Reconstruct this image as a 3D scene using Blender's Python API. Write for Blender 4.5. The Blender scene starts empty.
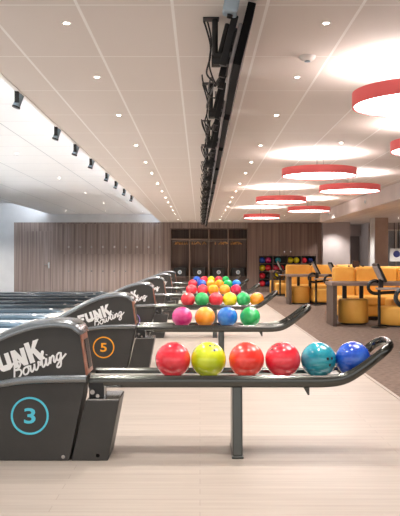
import bpy, bmesh, math, random
from mathutils import Vector, Matrix
random.seed(7)
PI = math.pi
C = bpy.context.scene.collection

# ------------------------------------------------------------------ materials
def lin(c):
    return tuple(((v/255)/12.92 if v/255 <= .04045 else ((v/255+.055)/1.055)**2.4) for v in c) + (1,)

def mat(name, rgb, rough=.5, metal=0, coat=0, emit=None, es=0, spec=.5):
    m = bpy.data.materials.new(name); m.use_nodes = True
    b = m.node_tree.nodes['Principled BSDF']
    b.inputs['Base Color'].default_value = lin(rgb)
    b.inputs['Roughness'].default_value = rough
    b.inputs['Metallic'].default_value = metal
    b.inputs['Coat Weight'].default_value = coat
    b.inputs['Specular IOR Level'].default_value = spec
    if emit:
        b.inputs['Emission Color'].default_value = lin(emit)
        b.inputs['Emission Strength'].default_value = es
    return m

def nodes(m):
    nt = m.node_tree
    return nt, nt.nodes, nt.links, nt.nodes['Principled BSDF']

def noisy(name, a, b, scale=(1, 1, 1), nscale=5, rough=.6, detail=4, lo=.35, hi=.65, metal=0, coat=0, bump=0, spec=.5):
    """Principled with two colours mixed by a stretched noise."""
    m = mat(name, a, rough, metal, coat, spec=spec)
    nt, N, L, bs = nodes(m)
    tc = N.new('ShaderNodeTexCoord'); mp = N.new('ShaderNodeMapping')
    mp.inputs['Scale'].default_value = scale
    nz = N.new('ShaderNodeTexNoise'); nz.inputs['Scale'].default_value = nscale; nz.inputs['Detail'].default_value = detail
    cr = N.new('ShaderNodeValToRGB')
    cr.color_ramp.elements[0].position = lo; cr.color_ramp.elements[0].color = lin(a)
    cr.color_ramp.elements[1].position = hi; cr.color_ramp.elements[1].color = lin(b)
    L.new(tc.outputs['Object'], mp.inputs['Vector']); L.new(mp.outputs['Vector'], nz.inputs['Vector'])
    L.new(nz.outputs['Fac'], cr.inputs['Fac']); L.new(cr.outputs['Color'], bs.inputs['Base Color'])
    if bump:
        bp = N.new('ShaderNodeBump'); bp.inputs['Strength'].default_value = bump; bp.inputs['Distance'].default_value = .01
        L.new(nz.outputs['Fac'], bp.inputs['Height']); L.new(bp.outputs['Normal'], bs.inputs['Normal'])
    return m

def tile_ceiling(name, tile, line, x0, dx, y0, dy, wx=.016, wy=.012):
    m = mat(name, tile, .75, spec=.3)
    nt, N, L, bs = nodes(m)
    tc = N.new('ShaderNodeTexCoord'); sp = N.new('ShaderNodeSeparateXYZ')
    L.new(tc.outputs['Object'], sp.inputs[0])
    def lines(sock, o, d, w):
        a = N.new('ShaderNodeMath'); a.operation = 'SUBTRACT'; L.new(sock, a.inputs[0]); a.inputs[1].default_value = o - w/2 - 200*d
        b = N.new('ShaderNodeMath'); b.operation = 'MODULO'; L.new(a.outputs[0], b.inputs[0]); b.inputs[1].default_value = d
        c = N.new('ShaderNodeMath'); c.operation = 'LESS_THAN'; L.new(b.outputs[0], c.inputs[0]); c.inputs[1].default_value = w
        return c.outputs[0]
    mx = N.new('ShaderNodeMath'); mx.operation = 'MAXIMUM'
    L.new(lines(sp.outputs['X'], x0, dx, wx), mx.inputs[0]); L.new(lines(sp.outputs['Y'], y0, dy, wy), mx.inputs[1])
    mix = N.new('ShaderNodeMix'); mix.data_type = 'RGBA'
    mix.inputs['A'].default_value = lin(tile); mix.inputs['B'].default_value = lin(line)
    L.new(mx.outputs[0], mix.inputs['Factor']); L.new(mix.outputs['Result'], bs.inputs['Base Color'])
    return m

def boards(name, c1, c2, gap, bw, rh, rough, coat=0, rot=0, msize=.002):
    """Long floor boards, laid along X (or along Z on a wall)."""
    m = mat(name, c1, rough, 0, coat)
    nt, N, L, bs = nodes(m)
    tc = N.new('ShaderNodeTexCoord'); mp = N.new('ShaderNodeMapping')
    mp.inputs['Rotation'].default_value = rot if isinstance(rot, tuple) else (0, 0, rot)
    br = N.new('ShaderNodeTexBrick'); br.offset = .37; br.inputs['Scale'].default_value = 1
    br.inputs['Brick Width'].default_value = bw; br.inputs['Row Height'].default_value = rh
    br.inputs['Mortar Size'].default_value = msize
    br.inputs['Color1'].default_value = lin(c1); br.inputs['Color2'].default_value = lin(c2); br.inputs['Mortar'].default_value = lin(gap)
    L.new(tc.outputs['Object'], mp.inputs['Vector']); L.new(mp.outputs['Vector'], br.inputs['Vector'])
    nz = N.new('ShaderNodeTexNoise'); nz.inputs['Scale'].default_value = 3; nz.inputs['Detail'].default_value = 5
    m2 = N.new('ShaderNodeMapping'); m2.inputs['Scale'].default_value = (.5, 9, 9)
    L.new(mp.outputs['Vector'], m2.inputs['Vector']); L.new(m2.outputs['Vector'], nz.inputs['Vector'])
    mix = N.new('ShaderNodeMix'); mix.data_type = 'RGBA'; mix.blend_type = 'MULTIPLY'
    cr = N.new('ShaderNodeValToRGB'); cr.color_ramp.elements[0].position = .3; cr.color_ramp.elements[0].color = (.86, .85, .84, 1)
    cr.color_ramp.elements[1].position = .7; cr.color_ramp.elements[1].color = (1, 1, 1, 1)
    L.new(nz.outputs['Fac'], cr.inputs['Fac'])
    mix.inputs['Factor'].default_value = 1
    L.new(br.outputs['Color'], mix.inputs['A']); L.new(cr.outputs['Color'], mix.inputs['B'])
    L.new(mix.outputs['Result'], bs.inputs['Base Color'])
    return m

def ball_mat(name, a, b):
    m = noisy(name, a, b, (1, 1, 1), 7, .12, 6, .42, .72, coat=.6)
    return m

M = {}
M['tile'] = tile_ceiling('ceiling tile', (222, 214, 208), (244, 241, 238), -.607, .47, 3.83, .98)
M['tile_lane'] = tile_ceiling('lane ceiling tile', (244, 245, 246), (205, 209, 213), -1.344, .94, 3.83, .98)
M['white'] = noisy('white plaster', (218, 219, 220), (224, 225, 226), nscale=3, rough=.85)
M['grey_plaster'] = noisy('grey plaster', (178, 168, 168), (186, 176, 175), nscale=3, rough=.85)
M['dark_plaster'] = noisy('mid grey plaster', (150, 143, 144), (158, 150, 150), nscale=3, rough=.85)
M['colbrown'] = noisy('column brown', (172, 150, 138), (184, 162, 150), nscale=3, rough=.8)
M['beam'] = noisy('beam paint', (205, 195, 192), (214, 204, 200), nscale=3, rough=.8)
M['wallwood'] = noisy('grey brown planks', (116, 99, 92), (164, 148, 141), (14, 14, .25), 1.6, .6, 5, .3, .7)
M['wallwood_dark'] = noisy('dark brown planks', (112, 91, 82), (148, 126, 116), (14, 14, .25), 1.6, .6, 5, .3, .7)
M['approach'] = boards('pale maple boards', (174, 163, 153), (167, 156, 146), (153, 142, 133), 1.9, .09, .42, 0)
M['approach'].node_tree.nodes['Principled BSDF'].inputs['Specular IOR Level'].default_value = .3
M['lane'] = boards('lane boards', (160, 164, 166), (152, 156, 158), (140, 144, 146), 3, .05, .16, .3)
M['carpet'] = noisy('brown grey carpet', (90, 76, 68), (132, 114, 103), (1.6, 5, 1), 9, .95, 8, .35, .68, bump=.3, spec=.1)
M['gutter'] = mat('gutter', (62, 74, 82), .3)
M['cap'] = mat('capping', (44, 56, 64), .28)
M['hood'] = noisy('charcoal panel', (53, 52, 50), (58, 56, 54), nscale=6, rough=.42)
M['highlit_cap'] = mat('highlit glossy cap', (140, 145, 148), .24, .95, .3)  # dark cap and trim lightened, the ceiling's highlight is in this colour
M['reflect_brown'] = noisy('bronze mouth', (150, 96, 78), (190, 140, 120), nscale=9, rough=.3, metal=.5)  # reddish carpet reflection put into the dark metal's colour
M['rail'] = mat('grey metal rail', (92, 93, 90), .2, 1, 0)
M['tray'] = mat('bright tray', (190, 186, 180), .3, .5)
M['post'] = mat('post metal', (92, 94, 92), .3, .8)
M['black'] = mat('black', (24, 24, 25), .4)
M['black_gloss'] = mat('black gloss', (16, 17, 19), .12, 0, .5)
M['chrome'] = mat('chrome', (190, 190, 190), .15, 1)
M['white_letter'] = mat('white lettering', (238, 238, 238), .5)
M['cyan'] = mat('cyan print', (88, 205, 228), .5)
M['orange_p'] = mat('orange print', (244, 166, 32), .5)
M['purple_p'] = mat('violet print', (150, 130, 205), .5)
M['coral'] = mat('coral rim', (246, 112, 112), .5)
M['diffuser'] = mat('lamp diffuser', (250, 240, 236), .5, emit=(255, 248, 245), es=9)
M['uplight'] = mat('lamp upper opening', (250, 240, 236), .5, emit=(255, 248, 245), es=7)
M['led'] = mat('led strip', (255, 255, 255), .5, emit=(236, 244, 255), es=110)
M['lens'] = mat('downlight lens', (255, 250, 240), .5, emit=(255, 243, 230), es=60)
M['led_mod'] = mat('led modules', (255, 255, 255), .5, emit=(222, 238, 255), es=100)
nt, N, L, bs = nodes(M['led_mod'])
tc = N.new('ShaderNodeTexCoord'); sp = N.new('ShaderNodeSeparateXYZ'); L.new(tc.outputs['Object'], sp.inputs[0])
md = N.new('ShaderNodeMath'); md.operation = 'PINGPONG'; L.new(sp.outputs['Y'], md.inputs[0]); md.inputs[1].default_value = .62
mr = N.new('ShaderNodeMapRange'); L.new(md.outputs[0], mr.inputs['Value'])
mr.inputs['From Min'].default_value = .25; mr.inputs['From Max'].default_value = .45; mr.inputs['To Min'].default_value = 2; mr.inputs['To Max'].default_value = 26
L.new(mr.outputs['Result'], bs.inputs['Emission Strength'])
M['trimwhite'] = mat('white trim', (236, 232, 228), .5)
M['spotgrey'] = mat('spot grey', (158, 178, 192), .35, .3)  # bluish highlight of the spot heads put into this grey
M['screen'] = mat('lavender sheen screen', (92, 88, 104), .25)  # lavender ceiling reflection put into the dark screen's colour
M['bezel'] = mat('matte bezel', (14, 14, 15), .7, spec=.12)
M['panelgrey'] = mat('monitor back', (168, 162, 162), .45, .1)
M['ochre'] = noisy('ochre leatherette', (242, 178, 78), (248, 192, 94), nscale=4, rough=.5)
M['tablewood'] = noisy('grey brown table', (112, 92, 84), (142, 122, 112), (.6, 8, 8), 4, .45)
M['hanger'] = mat('beech hanger', (226, 172, 108), .5)
M['slab'] = noisy('dark table leg', (74, 60, 53), (92, 76, 68), (8, 8, .6), 4, .5)
M['niche'] = noisy('niche planks', (98, 82, 76), (128, 110, 102), (14, 14, .25), 1.6, .6, 5, .3, .7)
M['nichepost'] = mat('pale oak edge', (150, 128, 112), .5)
M['glass'] = mat('pane', (235, 240, 245), .05)
M['glass'].node_tree.nodes['Principled BSDF'].inputs['Transmission Weight'].default_value = 1
M['bluesign'] = mat('blue disc', (58, 66, 128), .5)
M['brown'] = mat('dark brown wood', (82, 58, 50), .5)

BALL = {
 'red': ((214, 30, 48), (240, 72, 84)), 'lime': ((178, 198, 18), (214, 222, 52)), 'orange-red': ((232, 52, 42), (250, 96, 80)),
 'teal': ((22, 128, 150), (64, 178, 190)), 'blue': ((22, 66, 172), (70, 120, 214)), 'magenta': ((200, 30, 112), (232, 92, 160)),
 'orange': ((240, 138, 16), (252, 172, 52)), 'azure': ((26, 104, 200), (80, 156, 226)), 'green': ((18, 158, 76), (72, 200, 120)),
 'yellow': ((224, 206, 10), (244, 228, 60)), 'navy': ((18, 34, 84), (36, 60, 124)), 'black': ((22, 28, 30), (44, 52, 54)),
 'crimson': ((196, 22, 62), (226, 66, 102))}
for k, (a, b) in BALL.items():
    M['ball_'+k] = ball_mat('ball '+k, a, b)

# ------------------------------------------------------------------ mesh helpers
def box(bm, x0, x1, y0, y1, z0, z1, mtx=None):
    vs = [bm.verts.new((x, y, z)) for x in (x0, x1) for y in (y0, y1) for z in (z0, z1)]
    for f in ((0, 1, 3, 2), (4, 6, 7, 5), (0, 4, 5, 1), (2, 3, 7, 6), (0, 2, 6, 4), (1, 5, 7, 3)):
        bm.faces.new([vs[i] for i in f])
    if mtx: bmesh.ops.transform(bm, matrix=mtx, verts=vs)
    return vs

def cyl(bm, p, q, r, r2=None, seg=20, cap=True):
    p, q = Vector(p), Vector(q); d = q - p
    m = Matrix.Translation((p+q)/2) @ d.to_track_quat('Z', 'Y').to_matrix().to_4x4()
    bmesh.ops.create_cone(bm, cap_ends=cap, segments=seg, radius1=r, radius2=r if r2 is None else r2, depth=d.length, matrix=m)

def lathe(bm, prof, seg=40, center=(0, 0, 0)):
    rings = []
    for r, z in prof:
        if r < 1e-6:
            rings.append([bm.verts.new((center[0], center[1], center[2]+z))])
        else:
            rings.append([bm.verts.new((center[0]+r*math.cos(2*PI*i/seg), center[1]+r*math.sin(2*PI*i/seg), center[2]+z)) for i in range(seg)])
    for a, b in zip(rings, rings[1:]):
        for i in range(seg):
            j = (i+1) % seg
            if len(a) == 1 and len(b) == 1: continue
            if len(a) == 1: bm.faces.new((a[0], b[j], b[i]))
            elif len(b) == 1: bm.faces.new((a[i], a[j], b[0]))
            else: bm.faces.new((a[i], a[j], b[j], b[i]))

def catmull(pts, n=6, closed=False):
    pts = [Vector(p) for p in pts]; out = []
    N = len(pts)
    for i in range(N if closed else N-1):
        p0 = pts[(i-1) % N] if closed or i > 0 else pts[0]
        p1 = pts[i]; p2 = pts[(i+1) % N]
        p3 = pts[(i+2) % N] if closed or i+2 < N else pts[-1]
        for k in range(n):
            t = k/n
            out.append(.5*((2*p1)+(-p0+p2)*t+(2*p0-5*p1+4*p2-p3)*t*t+(-p0+3*p1-3*p2+p3)*t**3))
    if not closed: out.append(pts[-1])
    return out

def sweep(bm, path, ru, rv, n0=(0, 1, 0), seg=14, power=1.0, cap=True, radii=None):
    """Tube with an (ru along n0, rv across) cross section carried along the path."""
    path = [Vector(p) for p in path]; n = Vector(n0); rings = []
    for i, p in enumerate(path):
        t = (path[min(i+1, len(path)-1)] - path[max(i-1, 0)]).normalized()
        n = (n - t*n.dot(t)).normalized(); b = t.cross(n)
        k = radii[i] if radii else 1
        ring = []
        for j in range(seg):
            a = 2*PI*j/seg; c, s = math.cos(a), math.sin(a)
            c = math.copysign(abs(c)**power, c); s = math.copysign(abs(s)**power, s)
            ring.append(bm.verts.new(p + n*ru*k*c + b*rv*k*s))
        rings.append(ring)
    for a, b in zip(rings, rings[1:]):
        for j in range(seg):
            bm.faces.new((a[j], a[(j+1) % seg], b[(j+1) % seg], b[j]))
    if cap:
        bm.faces.new(rings[0][::-1]); bm.faces.new(rings[-1])

def prism(bm, poly, y0, y1):
    """Polygon of (x, z) points extruded along Y."""
    a = [bm.verts.new((x, y0, z)) for x, z in poly]; b = [bm.verts.new((x, y1, z)) for x, z in poly]
    bm.faces.new(a); bm.faces.new(b[::-1])
    for i in range(len(poly)):
        j = (i+1) % len(poly); bm.faces.new((a[j], a[i], b[i], b[j]))

def obj(name, bm, m, parent=None, bevel=0, smooth=True, angle=40, segs=2, loc=None):
    bmesh.ops.recalc_face_normals(bm, faces=bm.faces[:])
    me = bpy.data.meshes.new(name); bm.to_mesh(me); bm.free()
    me.materials.append(M[m] if isinstance(m, str) else m)
    o = bpy.data.objects.new(name, me); C.objects.link(o)
    if parent: o.parent = parent
    if loc: o.location = loc
    if smooth:
        for p in me.polygons: p.use_smooth = True
        if not bevel: me.set_sharp_from_angle(angle=math.radians(angle))
    if bevel:
        md = o.modifiers.new('bevel', 'BEVEL'); md.width = bevel; md.segments = segs; md.limit_method = 'ANGLE'; md.angle_limit = math.radians(35)
        md.harden_normals = False
        for p in me.polygons: p.use_smooth = True
        wn = o.modifiers.new('wn', 'WEIGHTED_NORMAL'); wn.keep_sharp = True
    return o

def boxobj(name, dims, m, parent=None, bevel=0, segs=2):
    bm = bmesh.new(); box(bm, *dims); return obj(name, bm, m, parent, bevel, smooth=bool(bevel), segs=segs)

def thing(name, label, cat, loc=(0, 0, 0), rz=0, group=None):
    o = bpy.data.objects.new(name, None); C.objects.link(o); o.empty_display_size = .1
    o.location = loc; o.rotation_euler = (0, 0, rz); tag(o, label, cat, group)
    return o

def tag(o, label, cat, group=None):
    o['label'] = label; o['category'] = cat
    if group: o['group'] = group
    return o

def struct(o):
    o['kind'] = 'structure'; return o

def dup(root, loc, label=None, rz=None, skip=()):
    def cp(o, par):
        c = o.copy(); C.objects.link(c)
        if par: c.parent = par
        for ch in list(o.children):
            if ch.name.split('.')[0] in skip: continue
            cp(ch, c)
        return c
    r = cp(root, None); r.location = loc
    if rz is not None: r.rotation_euler = (0, 0, rz)
    if label: r['label'] = label
    return r

# ------------------------------------------------------------------ dimensions
CAM_H = 1.18; CEIL = 2.43; WALL = 27.2; EDGE = -1.344; LANE_H = 2.72; UP_H = 3.1
FOUL = -3.17; AP_R = 1.68; ROW0 = 4.75; PITCH = 3.45; X_L = -17; X_R = 9; Y0 = -1.5

# ------------------------------------------------------------------ setting
struct(boxobj('floor', (FOUL, AP_R, Y0, WALL, -.1, 0), 'approach'))
struct(boxobj('floor', (AP_R, X_R, Y0, 31, -.1, .004), 'carpet'))
struct(boxobj('floor', (X_L, FOUL, Y0, WALL, -.16, -.06), 'gutter'))
struct(boxobj('trim_1', (AP_R-.025, AP_R+.005, Y0, WALL, -.05, .007), 'approach'))
bm = bmesh.new(); box(bm, EDGE, X_R, Y0, 31, CEIL, CEIL+.04)
struct(obj('ceiling', bm, 'tile', smooth=False))
struct(boxobj('ceiling', (-5.25, EDGE, Y0, WALL, LANE_H, LANE_H+.05), 'tile_lane'))
struct(boxobj('ceiling', (X_L, -5.25, Y0, WALL, UP_H, UP_H+.05), 'white'))
struct(boxobj('trim_2', (EDGE, EDGE+.03, Y0, WALL, CEIL+.04, LANE_H+.05), 'white'))
struct(boxobj('trim_3', (-5.27, -5.25, Y0, WALL, LANE_H, UP_H+.05), 'white'))
struct(boxobj('trim_4', (EDGE-.012, EDGE, Y0, WALL, CEIL-.006, CEIL+.05), 'trimwhite'))
struct(boxobj('wall_left', (X_L-.1, X_L, Y0, WALL, -.1, UP_H), 'white'))
struct(boxobj('wall_right', (X_R, X_R+.1, Y0, 31, 0, CEIL), 'grey_plaster'))
# back wall, in pieces around the niches
NX0, NX1, NZ = -1.05, 1.68, 2.23            # coat niche
BX0, BX1, BZ0, BZ1 = 2.07, 4.07, .16, 1.26  # ball shelf niche
W2 = WALL+.12
struct(boxobj('wall_back', (X_L, -6.53, WALL, W2, -.1, UP_H), 'white'))
struct(boxobj('wall_back', (-6.53, EDGE, WALL, W2, CEIL, UP_H), 'white'))
bm = bmesh.new()
box(bm, -6.53, NX0, WALL, W2, -.1, CEIL)
box(bm, NX0, NX1, WALL, W2, NZ, CEIL)
struct(obj('wall_back', bm, 'wallwood', smooth=False))
bm = bmesh.new()
box(bm, NX1, BX0, WALL, W2, -.1, CEIL)
box(bm, BX0, BX1, WALL, W2, BZ1, CEIL); box(bm, BX0, BX1, WALL, W2, -.1, BZ0)
box(bm, BX1, 4.27, WALL, W2, -.1, CEIL)
struct(obj('wall_back', bm, 'wallwood_dark', smooth=False))
struct(boxobj('wall_back', (4.27, 5.22, WALL-.25, W2, -.1, CEIL), 'grey_plaster'))
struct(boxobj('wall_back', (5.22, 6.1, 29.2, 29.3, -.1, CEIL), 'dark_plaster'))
struct(boxobj('wall_back', (5.22, 6.1, 28.9, 29.2, 2.0, CEIL), 'grey_plaster'))
# wall with the window at the right
bm = bmesh.new()
WX0, WX1, WZ0, WZ1 = 6.35, 8.2, .5, 2.2
box(bm, 6.0, WX0, 27.6, 27.75, 0, CEIL); box(bm, WX1, X_R, 27.6, 27.75, 0, CEIL)
box(bm, WX0, WX1, 27.6, 27.75, 0, WZ0); box(bm, WX0, WX1, 27.6, 27.75, WZ1, CEIL)
box(bm, 6.0, 6.1, 27.75, 29.3, 0, CEIL)
struct(obj('wall_back', bm, 'grey_plaster', smooth=False))
bm = bmesh.new()
for x in (WX0, WX0+.62, WX0+1.24, WX1-.05): box(bm, x, x+.05, 27.62, 27.7, WZ0, WZ1)
for z in (WZ0, WZ1-.05): box(bm, WX0, WX1, 27.625, 27.695, z, z+.05)
win = struct(obj('window_1', bm, 'trimwhite', smooth=False))
boxobj('light_block', (WX0+.01, WX1-.01, 27.71, 27.72, WZ0+.01, WZ1-.01), 'white', win)  # added sheet behind the pane, holds back the bright world
boxobj('pane', (WX0+.02, WX1-.02, 27.655, 27.665, WZ0+.02, WZ1-.02), 'glass', win)
# column, beam
bm = bmesh.new(); box(bm, 5.42, 5.83, 24.0, 24.62, 0, CEIL)
col = tag(obj('column', bm, 'colbrown', bevel=.01), 'square brown column standing behind the sofas near the window', 'column')
boxobj('lit_side', (5.40, 5.42, 24.0, 24.62, 0, CEIL), 'white', col)  # lit left side of the column put in as a white sheet
bm = bmesh.new(); box(bm, 3.25, 3.62, Y0, 21.0, 2.14, CEIL)
tb = struct(obj('trim_5', bm, 'beam', bevel=.02))
# door in the brown wall
DX0, DX1 = -6.2, -5.2
bm = bmesh.new(); box(bm, DX0, DX1, WALL-.018, WALL, 0, 2.12)
dr = struct(obj('door_1', bm, 'wallwood', bevel=.004))
bm = bmesh.new(); cyl(bm, (-5.3, WALL-.018, .95), (-5.3, WALL-.075, .95), .012)
sweep(bm, [(-5.3, WALL-.07, .95), (-5.36, WALL-.075, .95), (-5.46, WALL-.075, .945)], .011, .011, (0, 0, 1), 10)
box(bm, -5.325, -5.275, WALL-.026, WALL-.018, .82, 1.03)
obj('handle', bm, 'chrome', dr)

# ------------------------------------------------------------------ lockers in the brown wall
def locker(x0, x1, z0, z1, label):
    t = thing('locker', label, 'locker', ((x0+x1)/2, WALL, z0), 0, 'flush lockers in the grey brown wall')
    w = (x1-x0)/2-.004
    bm = bmesh.new(); box(bm, -w, w, -.016, -.001, .004, z1-z0-.004); d = obj('door', bm, 'wallwood', t, bevel=.004)
    kz = .245 if z0 > 1 else .72
    bm = bmesh.new(); cyl(bm, (w-.05, -.016, kz), (w-.05, -.035, kz), .024); cyl(bm, (w-.05, -.035, kz), (w-.05, -.04, kz), .015)
    obj('lock', bm, 'chrome', d)
    return t
lw = .4
for i in range(9):
    for z0, z1, nm in ((0, 1.32, 'lower'), (1.32, 2.38, 'upper')):
        x0 = -4.95 + i*lw
        ords = ['first', 'second', 'third', 'fourth', 'fifth', 'sixth', 'seventh', 'eighth', 'ninth']
        locker(x0, x0+lw, z0, z1, f'{ords[i]} {nm} locker door from the left in the grey brown plank wall')

# ------------------------------------------------------------------ coat niche
t = thing('coat_wardrobe', 'tall open coat wardrobe of four bays in the dark brown back wall', 'wardrobe', (0, WALL, 0))
boxobj('back_panel', (NX0, NX1, .50, .52, 0, NZ), 'niche', t)
for x in (NX0, NX1-.03): boxobj('side_panel', (x, x+.03, .0, .50, 0, NZ), 'niche', t)
boxobj('top_panel', (NX0+.03, NX1-.03, .02, .50, NZ-.03, NZ), 'niche', t)
bw = (NX1-NX0)/4
for k in (1, 2, 3): boxobj('divider', (NX0+k*bw-.016, NX0+k*bw+.016, .02, .50, 0, NZ-.03), 'nichepost', t)
for k in range(4):
    xa = NX0+k*bw+.03; xb = NX0+(k+1)*bw-.03
    boxobj('hat_shelf', (xa, xb, .03, .50, 1.83, 1.86), 'nichepost', t)
    boxobj('bench_shelf', (xa, xb, .03, .50, .50, .53), 'niche', t)
    bm = bmesh.new(); cyl(bm, (xa-.01, .25, 1.78), (xb+.01, .25, 1.78), .012, seg=12); obj('hanging_rail', bm, 'chrome', t)
def hanger_proto():
    t = thing('coat_hanger', 'x', 'hanger', (0, 0, 0), 0, 'wooden coat hangers in the wardrobe')
    bm = bmesh.new()
    arm = catmull([(0, -.21, -.115), (0, -.18, -.095), (0, -.08, -.06), (0, 0, -.045), (0, .08, -.06), (0, .18, -.095), (0, .21, -.115)], 4)
    sweep(bm, arm, .012, .02, (1, 0, 0), 8); cyl(bm, (0, -.17, -.1), (0, .17, -.1), .006, seg=8)
    obj('arms', bm, 'hanger', t)
    bm = bmesh.new()
    sweep(bm, catmull([(0, 0, -.045), (0, 0, -.02), (0, .0165, 0), (0, 0, .0165), (0, -.0165, 0)], 5), .003, .003, (1, 0, 0), 6)
    obj('hook', bm, 'chrome', t)
    return t
hp = hanger_proto(); first = True
def hangs(bay, fr, words):
    global first
    x0 = NX0+bay*bw+.05
    for i, f in enumerate(fr):
        loc = (x0+f*(bw-.1), WALL+.25, 1.78); rz = random.uniform(-.5, .5) + (.35 if i % 3 == 0 else 0)
        lab = f'beech wood coat hanger on the rail of the {words}'
        if first: hp.location = loc; hp.rotation_euler = (0, 0, rz); hp['label'] = lab; first = False; h = hp
        else: h = dup(hp, loc, lab, rz)
        h['group'] = 'coat hangers in the ' + words
hangs(0, (.25, .37, .5, .63, .76, .9), 'leftmost wardrobe bay')
hangs(1, (.08, .2, .42, .8), 'second wardrobe bay from the left')
hangs(2, (.3, .66, .78, .88), 'third wardrobe bay from the left')
hangs(3, (.08, .2, .33, .46, .58), 'rightmost wardrobe bay')
bays = ['leftmost', 'second from left', 'third from left', 'rightmost']
for k in range(4):
    x = NX0+(k+.5)*bw
    t = thing('storage_box', f'black box with white round emblem on the shelf of the {bays[k]} wardrobe bay', 'box', (x, WALL+.04, .531), 0, 'black boxes in the wardrobe')
    boxobj('body', (-.22, .22, 0, .36, 0, .30), 'black', t, bevel=.015)
    bm = bmesh.new(); cyl(bm, (0, -.001, .15), (0, -.006, .15), .07, seg=28); e = obj('emblem', bm, 'white_letter', t)
    bm = bmesh.new(); cyl(bm, (0, -.006, .15), (0, -.008, .15), .05, seg=20); obj('emblem_dot', bm, 'spotgrey', e)

# ------------------------------------------------------------------ bowling balls
def ball_mesh(sub):
    bm = bmesh.new(); bmesh.ops.create_icosphere(bm, subdivisions=sub, radius=.108)
    for f in bm.faces: f.smooth = True
    me = bpy.data.meshes.new('bowling_ball'); bm.to_mesh(me); bm.free(); return me
BM_HI, BM_LO = ball_mesh(5), ball_mesh(4)
_bm = {}
def ball(colour, loc, label, group, hi=False, holes=None):
    key = (colour, hi)
    if key not in _bm:
        me = (BM_HI if hi else BM_LO).copy(); me.materials.clear(); me.materials.append(M['ball_'+colour]); _bm[key] = me
    o = bpy.data.objects.new('bowling_ball', _bm[key]); C.objects.link(o)
    o.location = loc; o.rotation_euler = [random.uniform(0, 6.28) for _ in range(3)]
    tag(o, label, 'bowling ball', group)
    if holes is not None:
        d = Vector(holes).normalized()           # direction in the world, turned into the ball's own frame
        R = o.rotation_euler.to_matrix().inverted()
        u = d.cross(Vector((0, 0, 1))).normalized(); v = u.cross(d)
        for a, b in ((-.016, .012), (.016, .012), (0, -.028)):
            p = (d*.108 + u*a + v*b).normalized()
            bm = bmesh.new(); cyl(bm, R @ (p*.1), R @ (p*.1085), .0085, seg=14)
            obj('finger_hole', bm, 'black', o)
    return o
BZ = .449 + .108
def yrow(r): return ROW0 + PITCH*r
RACKNAME = ['the nearest rack', 'the second rack back', 'the third rack back', 'the fourth rack back', 'the fifth rack back', 'the sixth rack back']
ORD = ['first', 'second', 'third', 'fourth', 'fifth', 'sixth']
def xs(px, r): return (px-200)/775*yrow(r)
ROWS = [
 [('red', 173), ('lime', 208.5), ('orange-red', 246.5), ('red', 282.8), ('teal', 318.5), ('blue', 353)],
 [('magenta', 182), ('orange', 205), ('azure', 227.3), ('green', 250)],
 [('red', 188), ('green', 202), ('red', 216), ('yellow', 229.8), ('green', 243.5), ('orange', 257)],
 [('red', 191.3), ('red', 202.7), ('orange', 213.3), ('orange', 224.7), ('crimson', 236)],
 [('red', 192.6), ('blue', 201.8), ('orange', 210.8), ('orange', 219.4), ('green', 228), ('azure', 236.6)],
 [('blue', 196.8), ('red', 204.3), ('lime', 211.3), ('red', 218.6), ('green', 225.8)]]
for r, row in enumerate(ROWS):
    for i, (c, px) in enumerate(row):
        hl = {4: (.45, -.75, .05), 1: (.25, -.55, .8), 3: (-.5, -.3, .8)}.get(i) if r == 0 else None
        z = BZ + (.004 if r == 0 and i == 5 else 0)
        ball(c, (xs(px, r), yrow(r), z), f'{c} bowling ball, {ORD[i]} from the hood on {RACKNAME[r]}', 'bowling balls on '+RACKNAME[r], r < 2, hl)

# ball shelf in the right back wall
t = thing('ball_shelf', 'black ball shelf of sixteen cells set into dark brown back wall', 'shelf', (0, WALL, 0))
boxobj('back_panel', (BX0, BX1, .36, .38, BZ0, BZ1), 'black', t)
for x in (BX0, BX1-.02): boxobj('side_panel', (x, x+.02, .0, .36, BZ0, BZ1), 'black', t)
cw = (BX1-BX0)/4; ch = (BZ1-BZ0)/4
for k in range(5):
    z = BZ0+k*ch; boxobj('shelf_board', (BX0+.02, BX1-.02, -.005, .355, z-.008 if k else z, z+.008 if k < 4 else z), 'niche', t) if k < 4 else boxobj('shelf_board', (BX0+.02, BX1-.02, -.005, .355, z-.016, z), 'niche', t)
for k in (1, 2, 3): boxobj('upright', (BX0+k*cw-.01, BX0+k*cw+.01, 0, .35, BZ0+.02, BZ1-.02), 'niche', t)
shelfballs = {3: [('blue', 262.3), ('magenta', 268.3), ('teal', 278), ('yellow', 290.4), ('yellow', 296.4), ('red', 304), ('navy', 310.4)],
              2: [('yellow', 262.3), ('red', 268.3), ('red', 281.3), ('crimson', 275.2)],
              1: [('red', 262.3), ('black', 268.3), ('yellow', 275.4), ('orange', 281.5)],
              0: [('red', 262.3), ('navy', 268.3), ('navy', 275.2), ('blue', 281.3)]}
lev = ['bottom', 'second lowest', 'second highest', 'top']
for k, lst in shelfballs.items():
    for i, (c, px) in enumerate(lst):
        x = (px-200)/775*(WALL+.1)
        ball(c, (x, WALL+.13, BZ0+k*ch+.009+.108), f'{c} ball, {ORD[i] if i < 6 else "seventh"} along the {lev[k]} row of the black wall shelf', 'balls on the wall shelf')
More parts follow.
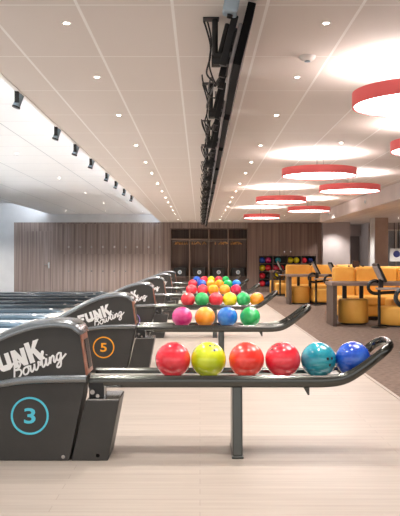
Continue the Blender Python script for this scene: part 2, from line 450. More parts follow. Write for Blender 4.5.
# cupboard doors over the ball shelf
for x0, x1, s in ((2.07, 3.06, 1), (3.08, 4.07, -1)):
    t = thing('cupboard', ('left' if s > 0 else 'right')+' plank cupboard door above the black ball shelf', 'cupboard', ((x0+x1)/2, WALL, 1.3), 0, 'cupboards above the ball shelf')
    bm = bmesh.new(); w = (x1-x0)/2; box(bm, -w, w, -.016, -.001, 0, 1.08); d = obj('door', bm, 'wallwood_dark', t, bevel=.004)
    bm = bmesh.new(); cyl(bm, (s*(w-.1), -.016, .1), (s*(w-.1), -.04, .1), .022); obj('knob', bm, 'chrome', d)

# ------------------------------------------------------------------ lettering helpers
def glyph(ch):
    cu = bpy.data.curves.new('g', 'FONT'); cu.body = ch; cu.size = 1; cu.offset = .018; cu.extrude = .02; cu.resolution_u = 4
    o = bpy.data.objects.new('g', cu); C.objects.link(o)
    bpy.context.view_layer.update()
    dg = bpy.context.evaluated_depsgraph_get()
    me = bpy.data.meshes.new_from_object(o.evaluated_get(dg))
    bpy.data.objects.remove(o); bpy.data.curves.remove(cu)
    return me
def add_glyph(bm, ch, w, h, at, rot=0, shear=0, face_y=0, thick=.003):
    """Letter scaled to w x h with its lower left at 'at' (x, z) of the XZ plane, facing -Y."""
    me = glyph(ch); b = bmesh.new(); b.from_mesh(me); bpy.data.meshes.remove(me)
    x0 = min(v.co.x for v in b.verts); x1 = max(v.co.x for v in b.verts)
    y0 = min(v.co.y for v in b.verts); y1 = max(v.co.y for v in b.verts)
    zz = max(abs(v.co.z) for v in b.verts)
    c, s = math.cos(rot), math.sin(rot)
    mp = {}
    for v in b.verts:
        u = (v.co.x-x0)/(x1-x0)*w; q = (v.co.y-y0)/(y1-y0)*h
        u += q*shear
        mp[v] = bm.verts.new((at[0]+u*c-q*s, face_y - thick*(v.co.z/zz+1)/2, at[1]+u*s+q*c))
    for f in b.faces:
        try: bm.faces.new([mp[v] for v in f.verts])
        except ValueError: pass
    b.free()

SCRIPT = [
 [(.28, 2.0), (.2, 1.2), (.05, .1)],
 [(-.2, 1.7), (.2, 2.1), (.8, 2.05), (1.0, 1.65), (.75, 1.2), (.3, 1.08), (.85, .95), (1.02, .5), (.7, .05), (.2, -.05), (-.15, .2)],
 [(1.75, .95), (1.4, .85), (1.25, .45), (1.4, .05), (1.75, .05), (1.95, .45), (1.85, .85), (1.75, .95), (2.2, .85)],
 [(2.2, .95), (2.2, .2), (2.4, .02), (2.65, .5), (2.72, .9), (2.72, .2), (2.95, .02), (3.2, .5), (3.22, .95), (3.45, .75)],
 [(3.4, .35), (3.75, 1.3), (3.95, 1.95), (3.8, 2.0), (3.7, 1.2), (3.68, .2), (3.85, .02), (4.1, .35)],
 [(4.1, .35), (4.25, .95), (4.2, .2), (4.35, .02), (4.6, .35)],
 [(4.32, 1.35), (4.36, 1.45)],
 [(4.6, .35), (4.72, .95), (4.68, .02), (4.8, .6), (5.05, .95), (5.2, .75), (5.15, .2), (5.28, .02), (5.5, .4)],
 [(6.1, .85), (5.85, .97), (5.6, .75), (5.55, .3), (5.72, .05), (5.98, .3), (6.12, .9), (6.05, 0), (5.9, -.75), (5.6, -.85), (5.45, -.6), (5.8, -.2), (6.3, .15), (6.75, .5)]]

# ------------------------------------------------------------------ ball return
FY, BY = -.245, -.01       # front and back faces of the hood, from the ball line
def make_return():
    t = thing('ball_return', 'x', 'ball return', (0, 0, 0), 0, 'charcoal ball returns in line')
    top = [(-2.36, .02), (-2.28, .10), (-2.1, .205), (-1.85, .335), (-1.6, .475), (-1.5, .535), (-1.42, .580), (-1.3, .648), (-1.17, .718), (-1.02, .776), (-.90, .800), (-.81, .802), (-.74, .792), (-.705, .765)]
    topc = [(p.x, p.y) for p in catmull([(x, z, 0) for x, z in top], 4)]
    low = [(-1.9, .33), (-1.55, .405), (-1.3, .443), (-1.16, .46), (-1.05, .478), (-.9, .487), (-.66, .49)]
    # upper shell, printed panel
    poly = topc + [(-.655, .5)] + [(x, z) for x, z in low[::-1]]
    poly = [p for p in topc if p[0] > -1.9] + [(-.664, .49)] + [(x, z-.01) for x, z in low[::-1][1:]]
    bm = bmesh.new(); prism(bm, poly, FY, BY); sh = obj('upper_shell', bm, 'hood', t, bevel=.008)
    # lower cabinet
    bm = bmesh.new()
    poly2 = [p for p in topc if p[0] <= -1.9] + [(x, z-.012) for x, z in low] + [(-.663, .47), (-.762, 0), (-2.36, 0)]
    prism(bm, poly2, FY+.004, BY-.004); lc = obj('lower_cabinet', bm, 'hood', t, bevel=.006)
    for bx in (-.795,):
        b2 = bmesh.new(); cyl(b2, (bx, FY+.004, .025), (bx, FY-.004, .025), .011, seg=14); obj('screw', b2, 'chrome', lc)
    # cap along the top edge
    bm = bmesh.new()
    cc = catmull([(x, 0, z+.006) for x, z in top[2:]] + [(-.69, 0, .735)], 5)
    for y0, y1 in ((FY-.012, BY+.012),):
        rows = []
        for i, p in enumerate(cc):
            tg = (cc[min(i+1, len(cc)-1)]-cc[max(i-1, 0)]).normalized(); nn = Vector((-tg.z, 0, tg.x))
            k = min(1, (len(cc)-1-i)/6+.25)
            th = .030*k
            sec = [(y0, -th), (y0-.004, -th*.4), (y0+.004, .004), (y0+.03, .013), (y0+.07, .016), (y1-.07, .016), (y1-.03, .013), (y1-.004, .004), (y1+.004, -th*.4), (y1, -th)]
            rows.append([bm.verts.new((p.x+nn.x*o, y, p.z+nn.z*o)) for y, o in sec])
        for a, b in zip(rows, rows[1:]):
            for i in range(len(a)):
                j = (i+1) % len(a); bm.faces.new((a[i], a[j], b[j], b[i]))
        bm.faces.new(rows[0][::-1]); bm.faces.new(rows[-1])
    obj('cap', bm, 'highlit_cap', t, angle=50)
    # mouth at the right end
    bm = bmesh.new()
    prism(bm, [(-.702, .745), (-.69, .735), (-.652, .50), (-.668, .495)], FY+.004, BY-.004)
    mo = obj('mouth', bm, 'reflect_brown', t, bevel=.01)
    bm = bmesh.new(); prism(bm, [(-.682, .70), (-.679, .70), (-.652, .53), (-.656, .53)], FY+.06, BY-.05); obj('mouth_flap', bm, 'black', mo)
    # side trim tube: carries the rail line along the hood
    bm = bmesh.new()
    tr = catmull([(x, FY-.006, z-.012) for x, z in low], 6)
    sweep(bm, tr, .016, .024, (0, 1, 0), 12); obj('side_trim', bm, 'highlit_cap', t)
    # motor box
    bm = bmesh.new(); prism(bm, [(-.664, .352), (-.468, .355), (-.535, 0), (-.75, 0)], FY+.004, .06)
    mb = obj('motor_box', bm, 'hood', t, bevel=.006)
    b2 = bmesh.new(); cyl(b2, (-.595, FY+.012, .03), (-.595, FY+.004, .03), .011, seg=14); obj('screw', b2, 'chrome', mb)
    bm = bmesh.new()
    box(bm, -.655, -.475, FY+.012, .055, .352, .358)
    obj('lit_top', bm, 'chrome', mb)  # bright chrome sheet standing for the box's lit top
    bm = bmesh.new(); box(bm, -.655, -.57, FY+.07, BY, .358, .445)
    br_ = obj('bracket', bm, 'black', t, bevel=.004)
    bm = bmesh.new(); cyl(bm, (-.63, FY+.07, .395), (-.63, FY+.03, .395), .014); cyl(bm, (-.60, FY+.07, .372), (-.60, FY+.035, .372), .011); cyl(bm, (-.565, FY+.09, .36), (-.565, FY+.09, .44), .012)
    obj('bolts', bm, 'chrome', br_)
    # rails
    RF, RB = -.145, .175
    prof = [(-.66, .447), (-.3, .447), (.2, .447), (.62, .447), (.76, .449), (.86, .466), (.95, .515), (1.035, .578), (1.10, .630)]
    bend = [(1.133, RF+.035, .654), (1.15, RF+.10, .666), (1.15, RB-.10, .666), (1.133, RB-.035, .654)]
    pth = [(x, RF, z) for x, z in prof] + bend + [(x, RB, z) for x, z in prof[::-1]]
    pc = catmull(pth, 6)
    bm = bmesh.new(); sweep(bm, pc, .027, .037, (0, 1, 0), 20, power=.9, radii=[1-.26*max(0, min(1, (p.x-.8)/.3)) for p in pc])
    obj('rail_frame', bm, 'rail', t, angle=60)
    # tray the balls lie on
    bm = bmesh.new()
    rows = []
    for p in catmull([(x, 0, z) for x, z in prof[:-3]] , 4):
        z = p.z
        rows.append([bm.verts.new((p.x, y, z+dz)) for y, dz in ((RF+.02, .004), (-.05, .002), (.05, .002), (RB-.02, .004), (RB-.02, -.02), (RF+.02, -.02))])
    for a, b in zip(rows, rows[1:]):
        for i in range(6):
            j = (i+1) % 6; bm.faces.new((a[i], a[j], b[j], b[i]))
    bm.faces.new(rows[0][::-1]); bm.faces.new(rows[-1])
    obj('tray', bm, 'tray', t, angle=50)
    bm = bmesh.new(); sweep(bm, [(.945, RF, .52), (.945, RB, .52)], .014, .014, (0, 0, 1), 10)
    obj('end_bar', bm, 'rail', t)
    # post
    bm = bmesh.new(); vs = box(bm, .192, .252, -.150, .135, .01, .425)
    for v in vs:
        if v.co.y < 0 and v.co.z < .1: v.co.y = -.195
    po = obj('post', bm, 'post', t, bevel=.012, segs=3)
    bm = bmesh.new(); box(bm, .187, .257, -.205, .145, 0, .016); obj('foot_plate', bm, 'post', po, bevel=.005)
    bm = bmesh.new(); prism(bm, [(.612, .415), (.65, .415), (.65, .366), (.64, .366)], RF-.004, RF+.01); obj('under_hook', bm, 'rail', t)
    # FUNK / Bowling
    ang = math.radians(17)
    c, s = math.cos(ang), math.sin(ang)
    bm = bmesh.new()
    LET = {'F': [[(0, 0), (.36, 0), (.36, 1), (0, 1)], [(.3, .72), (1, .72), (1, 1), (.3, 1)], [(.3, .38), (.84, .38), (.84, .63), (.3, .63)]],
           'U': [[(0, .3), (.34, .3), (.34, 1), (0, 1)], [(.66, .3), (1, .3), (1, 1), (.66, 1)], [(0, .3), (.08, .1), (.25, 0), (.75, 0), (.92, .1), (1, .3), (.66, .34), (.34, .34)]],
           'N': [[(0, 0), (.32, 0), (.32, 1), (0, 1)], [(.68, 0), (1, 0), (1, 1), (.68, 1)], [(0, 1), (.34, 1), (1, 0), (.66, 0)]],
           'K': [[(0, 0), (.34, 0), (.34, 1), (0, 1)], [(.3, .36), (.3, .58), (.64, 1), (1.05, 1)], [(.36, .5), (.6, .66), (1.1, 0), (.68, 0)]]}
    for ch, u, w, h, dz, dr in (('F', 0, .070, .100, 0, -.03), ('U', .079, .078, .099, .0, .02), ('N', .167, .082, .103, .0, -.01), ('K', .260, .086, .122, .0, .03)):
        ox, oz = -1.234+u*c-dz*s, .490+u*s+dz*c; ca, sa = math.cos(ang+dr), math.sin(ang+dr)
        for k, poly in enumerate(LET[ch]):
            prism(bm, [(ox+x*w*ca-z*h*sa, oz+x*w*sa+z*h*ca) for x, z in poly], FY-.003-.0003*k, FY+.001)
    obj('funk_lettering', bm, 'white_letter', sh, smooth=False)
    bm = bmesh.new()
    sx, sy = .049, .042; ang = math.radians(23); c, s = math.cos(ang), math.sin(ang)
    for st in SCRIPT:
        pts = []
        for p in catmull([(x, y, 0) for x, y in st], 5):
            u = p.x*sx + p.y*sy*.28; q = p.y*sy
            pts.append((-1.08+u*c-q*s, FY-.002, .474+u*s+q*c))
        sweep(bm, pts, .002, .0053, (0, 1, 0), 8)
    obj('bowling_lettering', bm, 'white_letter', sh)
    return t
def badge(root, num, m, colour):
    cx, cz = -.99, .262
    bm = bmesh.new()
    y = FY+.004
    prof = [(.0985, 0), (.0985, .004), (.110, .004), (.110, 0)]
    seg = 56; rings = []
    for r, d in prof:
        rings.append([bm.verts.new((cx+r*math.cos(2*PI*i/seg), y-d, cz+r*math.sin(2*PI*i/seg))) for i in range(seg)])
    for a, b in zip(rings, rings[1:]+rings[:1]):
        for i in range(seg):
            j = (i+1) % seg; bm.faces.new((a[i], a[j], b[j], b[i]))
    o = obj('badge_ring', bm, m, root); o['label'] = colour+' ring printed on the lower cabinet'
    bm = bmesh.new(); add_glyph(bm, num, .066, .09, (cx-.033, cz-.045), 0, 0, y, .004)
    o2 = obj('lane_number', bm, m, o, smooth=False)
ret = make_return()
RL = ['nearest charcoal ball return, marked with a cyan 3', 'second charcoal ball return from the camera, marked with an orange 5', 'third charcoal ball return from the camera, marked with a violet 7',
      'fourth charcoal ball return from the camera, behind the violet 7', 'fifth charcoal ball return from the camera, second furthest of the line', 'sixth and furthest charcoal ball return, before the coat wardrobe']
rets = [ret]
ret.location = (0, yrow(0), 0); ret['label'] = RL[0]
for r in range(1, 6):
    rets.append(dup(ret, (0, yrow(r), 0), RL[r]))
badge(rets[0], '3', 'cyan', 'cyan'); badge(rets[1], '5', 'orange_p', 'orange'); badge(rets[2], '7', 'purple_p', 'violet')

# ------------------------------------------------------------------ lanes and dividers
for k in range(13):
    yc = ROW0 - PITCH/4 + (k-1)*PITCH/2
    if yc < 0: continue
    struct(boxobj('floor', (X_L, FOUL, yc-.525, yc+.525, -.06, 0), 'lane'))
LD = []
def divider():
    t = thing('lane_divider', 'x', 'lane divider', (0, 0, 0), 0, 'dark dividers between the lanes')
    L = 13.5
    bm = bmesh.new()
    sec = [(-.22, -.06), (-.22, .03), (-.18, .06), (.18, .06), (.22, .03), (.22, -.06)]
    a = [bm.verts.new((-L, y, z)) for y, z in sec]; b = [bm.verts.new((-.06, y, z)) for y, z in sec]; n1 = [bm.verts.new((.08, y*.8, z if z < 0 else z*.8)) for y, z in sec]; n = [bm.verts.new((.20, y*.4, z if z < 0 else z*.4)) for y, z in sec]
    for p, q in ((a, b), (b, n1), (n1, n)):
        for i in range(6):
            j = (i+1) % 6; bm.faces.new((p[i], p[j], q[j], q[i]))
    bm.faces.new(a[::-1]); bm.faces.new(n)
    obj('capping', bm, 'cap', t, bevel=.01)
    for s in (-1, 1):
        bm = bmesh.new()
        sec2 = [(.11+.22*i/8, -.058-.0*i) for i in range(9)]
        pts = [(s*(.22+.115*i/8), -.005-.05*math.sin(PI*i/8)) for i in range(9)]
        A = [bm.verts.new((-L, y, z)) for y, z in pts]; B = [bm.verts.new((0, y, z)) for y, z in pts]
        for i in range(8): bm.faces.new((A[i], A[i+1], B[i+1], B[i]))
        g = obj('gutter', bm, 'gutter', t)
    bm = bmesh.new(); box(bm, -.10, -.03, -.03, .03, .058, .085); fd = obj('foul_light', bm, 'trimwhite', t, bevel=.012)
    return t
dp = divider()
names = {0: 'nearest', 1: 'second', 2: 'third', 3: 'fourth', 4: 'fifth', 5: 'sixth', 6: 'seventh', 7: 'eighth', 8: 'ninth', 9: 'tenth'}
for i, k in enumerate(range(4, 13)):
    loc = (FOUL, ROW0+k*PITCH/2, 0); lab = f'dark lane divider with rounded nose, {names[i]} of the row behind the ball returns'
    if i == 0: dp.location = loc; dp['label'] = lab
    else: dup(dp, loc, lab)

# ------------------------------------------------------------------ ceiling monitors
def monitor():
    t = thing('ceiling_monitor', 'x', 'monitor', (0, 0, 0), 0, 'row of monitors hung from the ceiling')
    tilt = Matrix.Translation((.222, 0, -.17)) @ Matrix.Rotation(math.radians(14), 4, 'Y')
    bm = bmesh.new(); box(bm, -.028, .012, -.32, .98, -.155, .155, tilt); p = obj('panel', bm, 'bezel', t, bevel=.004)
    bm = bmesh.new(); box(bm, .012, .0135, -.30, .96, -.125, .115, tilt); obj('screen', bm, 'screen', p, smooth=False)
    bm = bmesh.new(); box(bm, -.05, -.028, -.14, .80, -.11, .10, tilt); obj('back_cover', bm, 'panelgrey', p, bevel=.008)
    bm = bmesh.new(); cyl(bm, (.078, 0, 0), (.078, 0, -.24), .016, seg=14); obj('pole', bm, 'black', t)
    bm = bmesh.new(); box(bm, .015, .10, -.035, .035, -.006, 0); obj('ceiling_plate', bm, 'black', t, bevel=.003)
    bm = bmesh.new()
    cyl(bm, (.06, 0, -.22), (.105, 0, -.22), .034, seg=16)
    box(bm, .07, .17, -.03, .03, -.245, -.185)
    box(bm, -.07, -.05, -.14, .42, -.055, -.035, tilt); box(bm, -.07, -.05, -.14, .42, .05, .07, tilt)
    for y in (-.13, .12, .4): box(bm, -.095, -.06, y-.012, y+.012, -.13, .13, tilt)
    cyl(bm, tilt @ Vector((-.11, .0, -.10)), tilt @ Vector((-.11, .0, .12)), .014, seg=10)
    cyl(bm, tilt @ Vector((-.11, .4, -.12)), tilt @ Vector((-.09, .75, .05)), .01, seg=8)
    obj('bracket', bm, 'black', t, bevel=.003)
    bm = bmesh.new()
    sweep(bm, catmull([(.02, .02, -.006), (.035, .02, -.05), (.055, .025, -.13), (.052, .03, -.2), (.035, .06, -.27), (.07, .12, -.30), (.06, .3, -.24), (.05, .5, -.27), (.08, .7, -.2), (.045, 1.0, -.25), (.05, 1.3, -.22)], 5), .005, .005, (0, 1, 0), 8)
    sweep(bm, catmull([(.04, .05, -.0), (.06, .06, -.1), (.05, .1, -.22), (.09, .2, -.3), (.12, .3, -.25)], 5), .0045, .0045, (0, 1, 0), 8)
    sweep(bm, catmull([(.012, .6, -.15), (.02, .6, -.2), (.05, .62, -.26), (.09, .7, -.27), (.1, .85, -.2)], 5), .0045, .0045, (0, 1, 0), 8)
    obj('cable', bm, 'black', t)
    return t
mp = monitor()
NM = ['nearest', 'second', 'third', 'fourth', 'fifth', 'sixth', 'seventh', 'eighth', 'ninth', 'tenth', 'eleventh', 'twelfth', 'furthest']
for k in range(13):
    loc = (0, 4.05+1.5*k, CEIL); lab = f'slim black ceiling monitor seen edge on, {NM[k]} of the row from the camera'
    if k == 0: mp.location = loc; mp['label'] = lab
    else: dup(mp, loc, lab)
# grey device in front of the first monitor
t = thing('ceiling_sensor', 'grey ceiling device with dark lens at the top edge, before first monitor', 'sensor', (.16, 3.62, CEIL))
bm = bmesh.new(); box(bm, -.035, .035, -.06, .05, -.115, -.02, Matrix.Rotation(.2, 4, 'Y')); obj('body', bm, 'spotgrey', t, bevel=.012)
bm = bmesh.new(); cyl(bm, (-.02, 0, -.112), (-.022, 0, -.128), .014); obj('lens', bm, 'black_gloss', t)
bm = bmesh.new(); cyl(bm, (0, 0, -.03), (0, 0, 0), .014); obj('stem', bm, 'trimwhite', t)

# ------------------------------------------------------------------ downlights, detector
def downlight(x, y, label, power, zc=CEIL):
    t = thing('downlight', label, 'downlight', (x, y, zc), 0, 'recessed downlights')
    bm = bmesh.new(); lathe(bm, [(.015, 0), (.015, -.003), (.026, -.004), (.03, 0)], 24); obj('trim_ring', bm, 'trimwhite', t)
    bm = bmesh.new(); cyl(bm, (0, 0, -.003), (0, 0, -.0005), .014, seg=20); obj('lens', bm, 'lens', t)
    l = bpy.data.lights.new('downlight_beam', 'SPOT'); l.energy = power; l.spot_size = 2.0; l.spot_blend = .8; l.shadow_soft_size = .03; l.color = (1, .94, .88)
    o = bpy.data.objects.new('downlight_beam', l); C.objects.link(o); o.parent = t; o.location = (0, 0, -.02)
zz = [2.4, 4.12, 5.35, 6.78, 8.6, 10.1, 11.4, 13.0, 14.5, 16.0, 17.3, 18.8, 20.2, 21.8, 23.4]
PL = ['second', 'third', 'fourth', 'fifth', 'sixth', 'seventh', 'eighth', 'ninth', 'tenth', 'eleventh', 'twelfth', 'thirteenth', 'fourteenth', 'fifteenth', 'sixteenth', 'seventeenth', 'eighteenth']
PL_ = ['second', 'third', 'fourth', 'fifth', 'sixth', 'seventh', 'eighth', 'ninth', 'tenth', 'eleventh', 'twelfth', 'thirteenth', 'fourteenth', 'fifteenth']
for i, y in enumerate(zz):
    for x, s in ((-.71, 'left'), (.67, 'right')):
        downlight(x, y, (f'small recessed downlight {s} of the monitors, ' + ('just overhead of the camera' if i == 0 else ('nearest' if i == 1 else PL[i-2])+' in its line')), 64 if y < 12 else 110)
for i, (x, y) in enumerate(((1.53, 8.4), (1.3, 22.4), (2.5, 22.9), (3.0, 18.9))):
    downlight(x, y, ['small downlight between the coral lamps, off the main lines', 'small downlight behind the furthest coral lamp, left', 'small downlight behind the furthest coral lamp, right', 'small downlight between furthest lamps and the beam'][i], 70)
k = 0
for x in (4.6, 6.2, 7.6):
    for y in (12.2, 15.2, 18.2, 21.2, 24.2, 26.4):
        if x > 6 and y < 18: continue
        k += 1
        downlight(x, y, f'small recessed downlight right of the beam, {"inner" if x < 5 else ("middle" if x < 7 else "outer")} line, {PL[k]} lamp counted along the lounge', 120)
for x, nm in ((-.71, 'left of the monitors'), (.67, 'right of the monitors'), (2.2, 'before the ball shelf')):  # added lamps that lift the brightness of the far wall
    downlight(x, 25.2, f'added unseen downlight brightening the back wall, {nm}', 130)
for i, (x, zc) in enumerate(((-1.9, LANE_H), (-3.1, LANE_H), (-4.4, LANE_H), (-6.2, UP_H), (-7.6, UP_H))):  # added wall washers, put in to brighten the deep lane end
    downlight(x, 25.4, 'added downlight washing the back wall over the lanes, ' + ['first', 'second', 'third', 'fourth', 'fifth'][i] + ' from the right', 190, zc)
for i, y in enumerate((8.0, 11.4, 14.9, 18.3, 21.7)):
    downlight(-2.7, y, 'downlight in the bright lane ceiling, ' + ['nearest of its row', 'second of its row', 'third of its row', 'fourth of its row', 'furthest of its row'][i], 60, LANE_H)
t = thing('smoke_detector', 'round white smoke detector on the ceiling beside the nearest right downlight', 'smoke detector', (.665, 4.8, CEIL))
bm = bmesh.new(); lathe(bm, [(0, -.03), (.03, -.03), (.042, -.022), (.05, -.01), (.052, 0)], 28); obj('body', bm, 'trimwhite', t)
bm = bmesh.new(); lathe(bm, [(.018, -.03), (.018, -.036), (0, -.037)], 18); obj('sensor_cap', bm, 'spotgrey', t)

# ------------------------------------------------------------------ LED cove and spots on the recess edge
cv = struct(boxobj('trim_6', (EDGE-.06, EDGE-.0125, Y0, WALL-.02, CEIL+.02, CEIL+.035), 'trimwhite'))
bm = bmesh.new(); box(bm, EDGE-.045, EDGE-.02, Y0+.2, WALL-.2, CEIL+.035, CEIL+.05)
tag(obj('led_strip', bm, 'led_mod', smooth=False), 'long white light strip behind the ceiling edge beside the lanes', 'light strip')
struct(boxobj('trim_7', (-5.33, -5.271, Y0, WALL-.02, LANE_H+.04, LANE_H+.055), 'trimwhite'))
bm = bmesh.new(); box(bm, -5.32, -5.285, Y0+.2, WALL-.2, LANE_H+.055, LANE_H+.07)
tag(obj('led_strip', bm, 'led', smooth=False), 'white light strip behind the step of the high ceiling at far left', 'light strip')
def spot():
    t = thing('spotlight', 'x', 'spotlight', (0, 0, 0), 0, 'spotlights along the ceiling edge')
    d = Vector((-.35, -.1, -1)).normalized()
    bm = bmesh.new(); o = Vector((-.02, 0, -.075))
    cyl(bm, o-d*.06, o+d*.06, .03, .034, seg=18); h = obj('head', bm, 'spotgrey', t, bevel=.004)
    bm = bmesh.new(); cyl(bm, o+d*.055, o+d*.068, .037, seg=18); obj('front_ring', bm, 'black', h)
    bm = bmesh.new(); cyl(bm, o-d*.06, o-d*.085, .02, seg=14); obj('heat_sink', bm, 'trimwhite', h)
    bm = bmesh.new(); box(bm, -.036, -.03, -.043, .043, -.08, -.074)
    for s in (-.04, .04): box(bm, -.045, -.005, s-.003, s+.003, -.10, .03)
    box(bm, -.045, .0, -.043, .043, .024, .036); obj('yoke', bm, 'black', t)
    l = bpy.data.lights.new('spot_beam', 'SPOT'); l.energy = 1100; l.spot_size = 1.35; l.spot_blend = .7; l.shadow_soft_size = .05; l.color = (.97, .985, 1)
    lo = bpy.data.objects.new('spot_beam', l); C.objects.link(lo); lo.parent = t; lo.location = (-.08, 0, -.14)
    lo.rotation_euler = Vector((-1, .1, -.85)).to_track_quat('-Z', 'Y').to_euler()
    return t
sp = spot()
SPS = .86
for i, y in enumerate((3.6, 6.0, 7.6, 8.75, 10.0, 11.65, 12.9, 14.3, 15.8)):
    loc = (EDGE-.03, y-.06, CEIL+.02); lab = 'grey spotlight on the bright ceiling edge, ' + ['above the camera', 'nearest in view', 'second in view', 'third in view', 'fourth in view', 'fifth in view', 'sixth in view', 'seventh in view', 'furthest in view'][i]
    if i == 0: sp.location = loc; sp['label'] = lab; sp.scale = (SPS,)*3
    else: dup(sp, loc, lab)

# ------------------------------------------------------------------ coral drum lamps
def drum():
    t = thing('drum_lamp', 'x', 'ceiling lamp', (0, 0, 0), 0, 'round coral drum lamps')
    R = .445; h0, h1 = -.27, -.18
    bm = bmesh.new(); lathe(bm, [(R, h0), (R, h1), (R-.012, h1), (R-.012, h0), (R, h0)], 72); obj('rim', bm, 'coral', t)
    bm = bmesh.new(); lathe(bm, [(0, h0+.010), (R-.013, h0+.010), (R-.013, h0+.022), (0, h0+.022)], 72); obj('diffuser', bm, 'diffuser', t)
    bm = bmesh.new(); lathe(bm, [(0, h1-.012), (R-.014, h1-.012), (R-.014, h1-.006), (0, h1-.006)], 72); obj('upper_panel', bm, 'uplight', t)
    bm = bmesh.new(); lathe(bm, [(0, 0), (.075, 0), (.075, -.018), (0, -.018)], 28); obj('canopy', bm, 'spotgrey', t)
    for a in (0, 1, 2):
        x, y = .05*math.cos(a*2.094), .05*math.sin(a*2.094)
        bm = bmesh.new(); cyl(bm, (x, y, -.018), (x, y, h1-.006), .0025, seg=6); obj('suspension_wire', bm, 'chrome', t)
    return t
dl = drum()
LL = [((1.43, 4.98), 'largest coral drum lamp at the right edge, nearest the camera'), ((2.2, 7.1), 'coral drum lamp cut by the right edge, below the largest lamp'),
      ((1.43, 9.3), 'coral drum lamp third from the camera, near the middle of the ceiling'), ((2.21, 11.45), 'coral drum lamp fourth from the camera, close to the beam'),
      ((1.43, 13.65), 'coral drum lamp fifth from the camera, in the left line'), ((2.29, 16.3), 'coral drum lamp sixth from the camera, in the right line'),
      ((1.52, 19.1), 'furthest and smallest coral drum lamp, above the ball shelf')]
for i, ((x, y), lab) in enumerate(LL):
    if i == 0: dl.location = (x, y, CEIL); dl['label'] = lab
    else: dup(dl, (x, y, CEIL), lab)
# small lights on the beam
for i, y in enumerate((12.2, 15.2, 19.5)):
    t = thing('beam_spot', ['round spot on the ceiling beam, nearest', 'round spot on the ceiling beam, middle one', 'round spot on the ceiling beam, furthest'][i], 'spotlight', (3.25, y, 2.28))
    bm = bmesh.new(); lathe(bm, [(0, .012), (.045, .012), (.055, 0)], 20); o = obj('ring', bm, 'trimwhite', t); o.rotation_euler = (0, -PI/2, 0)
    bm = bmesh.new(); lathe(bm, [(0, .02), (.03, .02), (.032, .012)], 16); o = obj('lens', bm, 'spotgrey', t); o.rotation_euler = (0, -PI/2, 0)

# ------------------------------------------------------------------ seating
def pouf(r, h):
    t = thing('pouf', 'x', 'pouf', (0, 0, 0), 0, 'round ochre poufs')
    bm = bmesh.new(); lathe(bm, [(0, .03), (r-.015, .03), (r, .045), (r, h-.03), (r-.01, h-.008), (r-.035, h), (0, h+.004)], 44); b = obj('body', bm, 'ochre', t, angle=50)
    bm = bmesh.new(); lathe(bm, [(r+.001, h*.82), (r+.004, h*.82+.004), (r+.001, h*.82+.008)], 44); obj('piping', bm, 'ochre', b)
    bm = bmesh.new(); lathe(bm, [(0, 0), (r-.03, 0), (r-.03, .03), (0, .03)], 36); obj('base', bm, 'black', t)
    return t
pf = pouf(.265, .45)
PF = [((2.73, 13.82), 'round ochre pouf tucked under the nearest table, full in view'), ((2.56, 19.95), 'round ochre pouf under the second table from the camera'),
      ((2.55, 25.4), 'small far ochre pouf in front of the black ball shelf')]
for i, ((x, y), lab) in enumerate(PF):
    if i == 0: pf.location = (x, y, .004); pf['label'] = lab
    else: dup(pf, (x, y, .004), lab)
p2 = pouf(.36, .34); p2.location = (3.46, 13.47, .004); p2['label'] = 'wide low ochre pouf at the right edge beside the nearest table'
def cushion(bm, x0, x1, y0, y1, z0, z1): box(bm, x0, x1, y0, y1, z0, z1)
def sofa(xa, xb, y, segs, label, hb=1.0):
    t = thing('sofa', label, 'sofa', (xa, y, .004), 0, 'ochre sofas behind the tables')
    W = xb-xa
    boxobj('plinth', (.03, W-.03, -.62, .22, 0, .07), 'black', t)
    boxobj('base', (0, W, -.68, .26, .07, .27), 'ochre', t, bevel=.03, segs=3)
    x = 0
    for s in segs:
        boxobj('seat_cushion', (x+.006, x+s-.006, -.70, .02, .27, .45), 'ochre', t, bevel=.045, segs=4)
        boxobj('back_cushion', (x+.006, x+s-.006, .03, .25, .27, hb), 'ochre', t, bevel=.055, segs=4)
        x += s
    return t
sofa(2.63, 4.73, 15.3, (.45, .825, .825), 'long ochre sofa with tall back behind the nearest table')
sofa(2.40, 4.5, 21.6, (.7, .7, .7), 'ochre sofa behind the second table, before the black ball shelf', .99)
sofa(3.35, 4.85, 17.9, (.75, .75), 'ochre sofa in the middle, between the two tables', .98)
# low bench blocks
def bench(x0, x1, y0, y1, h, label):
    t = thing('bench', label, 'bench', ((x0+x1)/2, (y0+y1)/2, .004), 0, 'ochre bench blocks'); w, d = (x1-x0)/2, (y1-y0)/2
    boxobj('plinth', (-w+.03, w-.03, -d+.03, d-.03, 0, .05), 'black', t)
    boxobj('seat', (-w, w, -d, d, .05, h), 'ochre', t, bevel=.05, segs=4)
bench(2.85, 3.5, 19.5, 20.1, .40, 'ochre bench block beside the second table from the camera')
bench(2.38, 2.9, 24.2, 24.7, .38, 'ochre bench block far back before the black ball shelf')
bench(3.45, 4.1, 14.0, 14.5, .44, 'ochre bench block behind the wide low pouf')

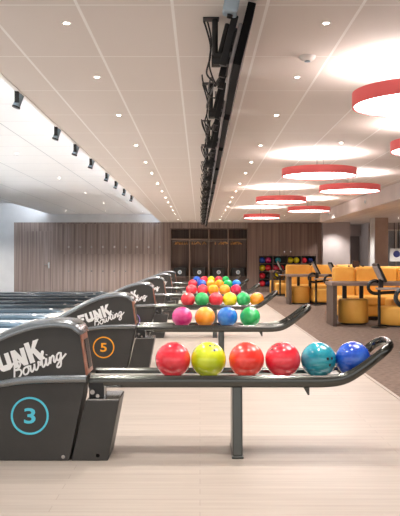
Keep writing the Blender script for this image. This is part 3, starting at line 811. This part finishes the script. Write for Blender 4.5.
def table(x0, x1, y0, y1, label):
    t = thing('table', label, 'table', (x0, y0, .004), 0, 'grey brown wooden tables'); W, D = x1-x0, y1-y0
    boxobj('tabletop', (0, W, 0, D, .70, .76), 'tablewood', t, bevel=.006)
    boxobj('slab_leg', (.02, .09, .03, D-.03, 0, .70), 'slab', t, bevel=.006)
    boxobj('slab_leg', (W-.17, W-.03, .03, D-.03, 0, .70), 'tablewood', t, bevel=.006)
    for x in (.30, .60):
        boxobj('post', (x, x+.07, D-.12, D-.05, 0, .70), 'black', t, bevel=.008)
    return t
table(2.26, 4.4, 13.25, 14.0, 'nearest grey brown wooden table with slab leg, before the sofa')
table(2.22, 3.9, 19.5, 20.2, 'second wooden table from the camera, over an ochre pouf')
table(2.3, 2.95, 25.1, 25.8, 'furthest small wooden table, in front of the ball shelf')

def console():
    t = thing('score_console', 'x', 'score console', (0, 0, 0), 0, 'black tube score consoles')
    bm = bmesh.new()
    loop = catmull([(.42, 0, .60), (.2, 0, .59), (.06, 0, .575), (-.03, 0, .60), (-.075, 0, .67), (-.055, 0, .75), (.0, 0, .785), (.06, 0, .79), (.08, .02, .775)], 6)
    sweep(bm, loop, .028, .028, (0, 1, 0), 12); obj('tube_loop', bm, 'black_gloss', t)
    bm = bmesh.new(); cyl(bm, (.11, .0, .02), (.11, 0, .68), .026, seg=16); po = obj('post', bm, 'black_gloss', t)
    bm = bmesh.new(); lathe(bm, [(0, .022), (.12, .02), (.14, .006), (.14, 0), (0, 0)], 28, (.11, 0, 0)); obj('foot_plate', bm, 'black', po)
    boxobj('shelf_plate', (.075, .5, -.14, .14, .64, .675), 'panelgrey', t, bevel=.01)
    m = Matrix.Translation((.12, 0, .93)) @ Matrix.Rotation(math.radians(-26), 4, 'Y')
    bm = bmesh.new(); box(bm, -.025, .012, -.2, .2, -.17, .17, m); sc = obj('screen_housing', bm, 'black', t, bevel=.008)
    bm = bmesh.new(); box(bm, -.045, -.025, -.16, .16, -.12, .13, m); obj('rear_cover', bm, 'panelgrey', sc, bevel=.008)
    bm = bmesh.new(); box(bm, .012, .014, -.18, .18, -.15, .15, m); obj('touch_display', bm, 'black_gloss', sc, smooth=False)
    bm = bmesh.new(); box(bm, .10, .17, -.05, .05, .67, .82); obj('screen_stand', bm, 'black', t, bevel=.006)
    return t
cp = console()
CL = [((2.92, 13.1), 'black score console with tilted screen before the nearest table'), ((2.50, 9.6), 'score console cut by the right edge, black tube loop only'),
      ((2.78, 19.3), 'score console standing beside the ochre pouf of the second table'), ((2.84, 17.2), 'score console with tilted screen behind the nearest table end'),
      ((2.36, 23.9), 'furthest score console, in front of the black ball shelf')]
for i, ((x, y), lab) in enumerate(CL):
    if i == 0: cp.location = (x, y, .004); cp['label'] = lab
    else: dup(cp, (x, y, .004), lab)
# dark chair behind the sofa
t = thing('chair', 'dark brown wooden chair, its back showing above the nearest sofa', 'chair', (3.3, 16.2, .004))
for x in (-.19, .19):
    for y in (-.19, .19):
        boxobj('leg', (x-.02, x+.02, y-.02, y+.02, 0, .47), 'brown', t)
boxobj('seat', (-.22, .22, -.22, .22, .47, .51), 'brown', t, bevel=.01)
for x in (-.15, .15): boxobj('back_post', (x-.018, x+.018, .18, .215, .51, 1.02), 'brown', t)
boxobj('back_rail', (-.075, .075, .17, .225, .92, 1.12), 'brown', t, bevel=.015)
boxobj('cross_rail', (-.19, .19, .18, .215, .9, .94), 'brown', t)
# sign at the window
t = thing('hanging_sign', 'white hanging sign with a blue disc before the right window', 'sign', (6.98, 27.45, 0))
boxobj('board', (-.26, .3, -.01, .01, 1.06, 1.52), 'white_letter', t, bevel=.004)
bm = bmesh.new(); cyl(bm, (-.02, -.011, 1.32), (-.02, -.016, 1.32), .12, seg=30); obj('blue_disc', bm, 'bluesign', t)
for x in (-.1, .06):
    bm = bmesh.new(); cyl(bm, (x, 0, 1.5), (x, 0, CEIL), .012, seg=8); obj('chain', bm, 'black', t)

# ------------------------------------------------------------------ world, camera
w = bpy.data.worlds.new('World'); bpy.context.scene.world = w; w.use_nodes = True
bg = w.node_tree.nodes['Background']; bg.inputs['Color'].default_value = (1, .97, .94, 1); bg.inputs['Strength'].default_value = .8
cam = bpy.data.cameras.new('Camera'); co = bpy.data.objects.new('Camera', cam); C.objects.link(co)
co.location = (0, 0, CAM_H); co.rotation_euler = (PI/2, 0, 0)
cam.sensor_width = 36; cam.lens = 775/516*36; cam.clip_end = 200
sc = bpy.context.scene; sc.camera = co
sc.view_settings.view_transform = 'Standard'; sc.view_settings.look = 'None'
sc.view_settings.gamma = 1; sc.view_settings.use_curve_mapping = False
sc.view_settings.exposure = 0.54
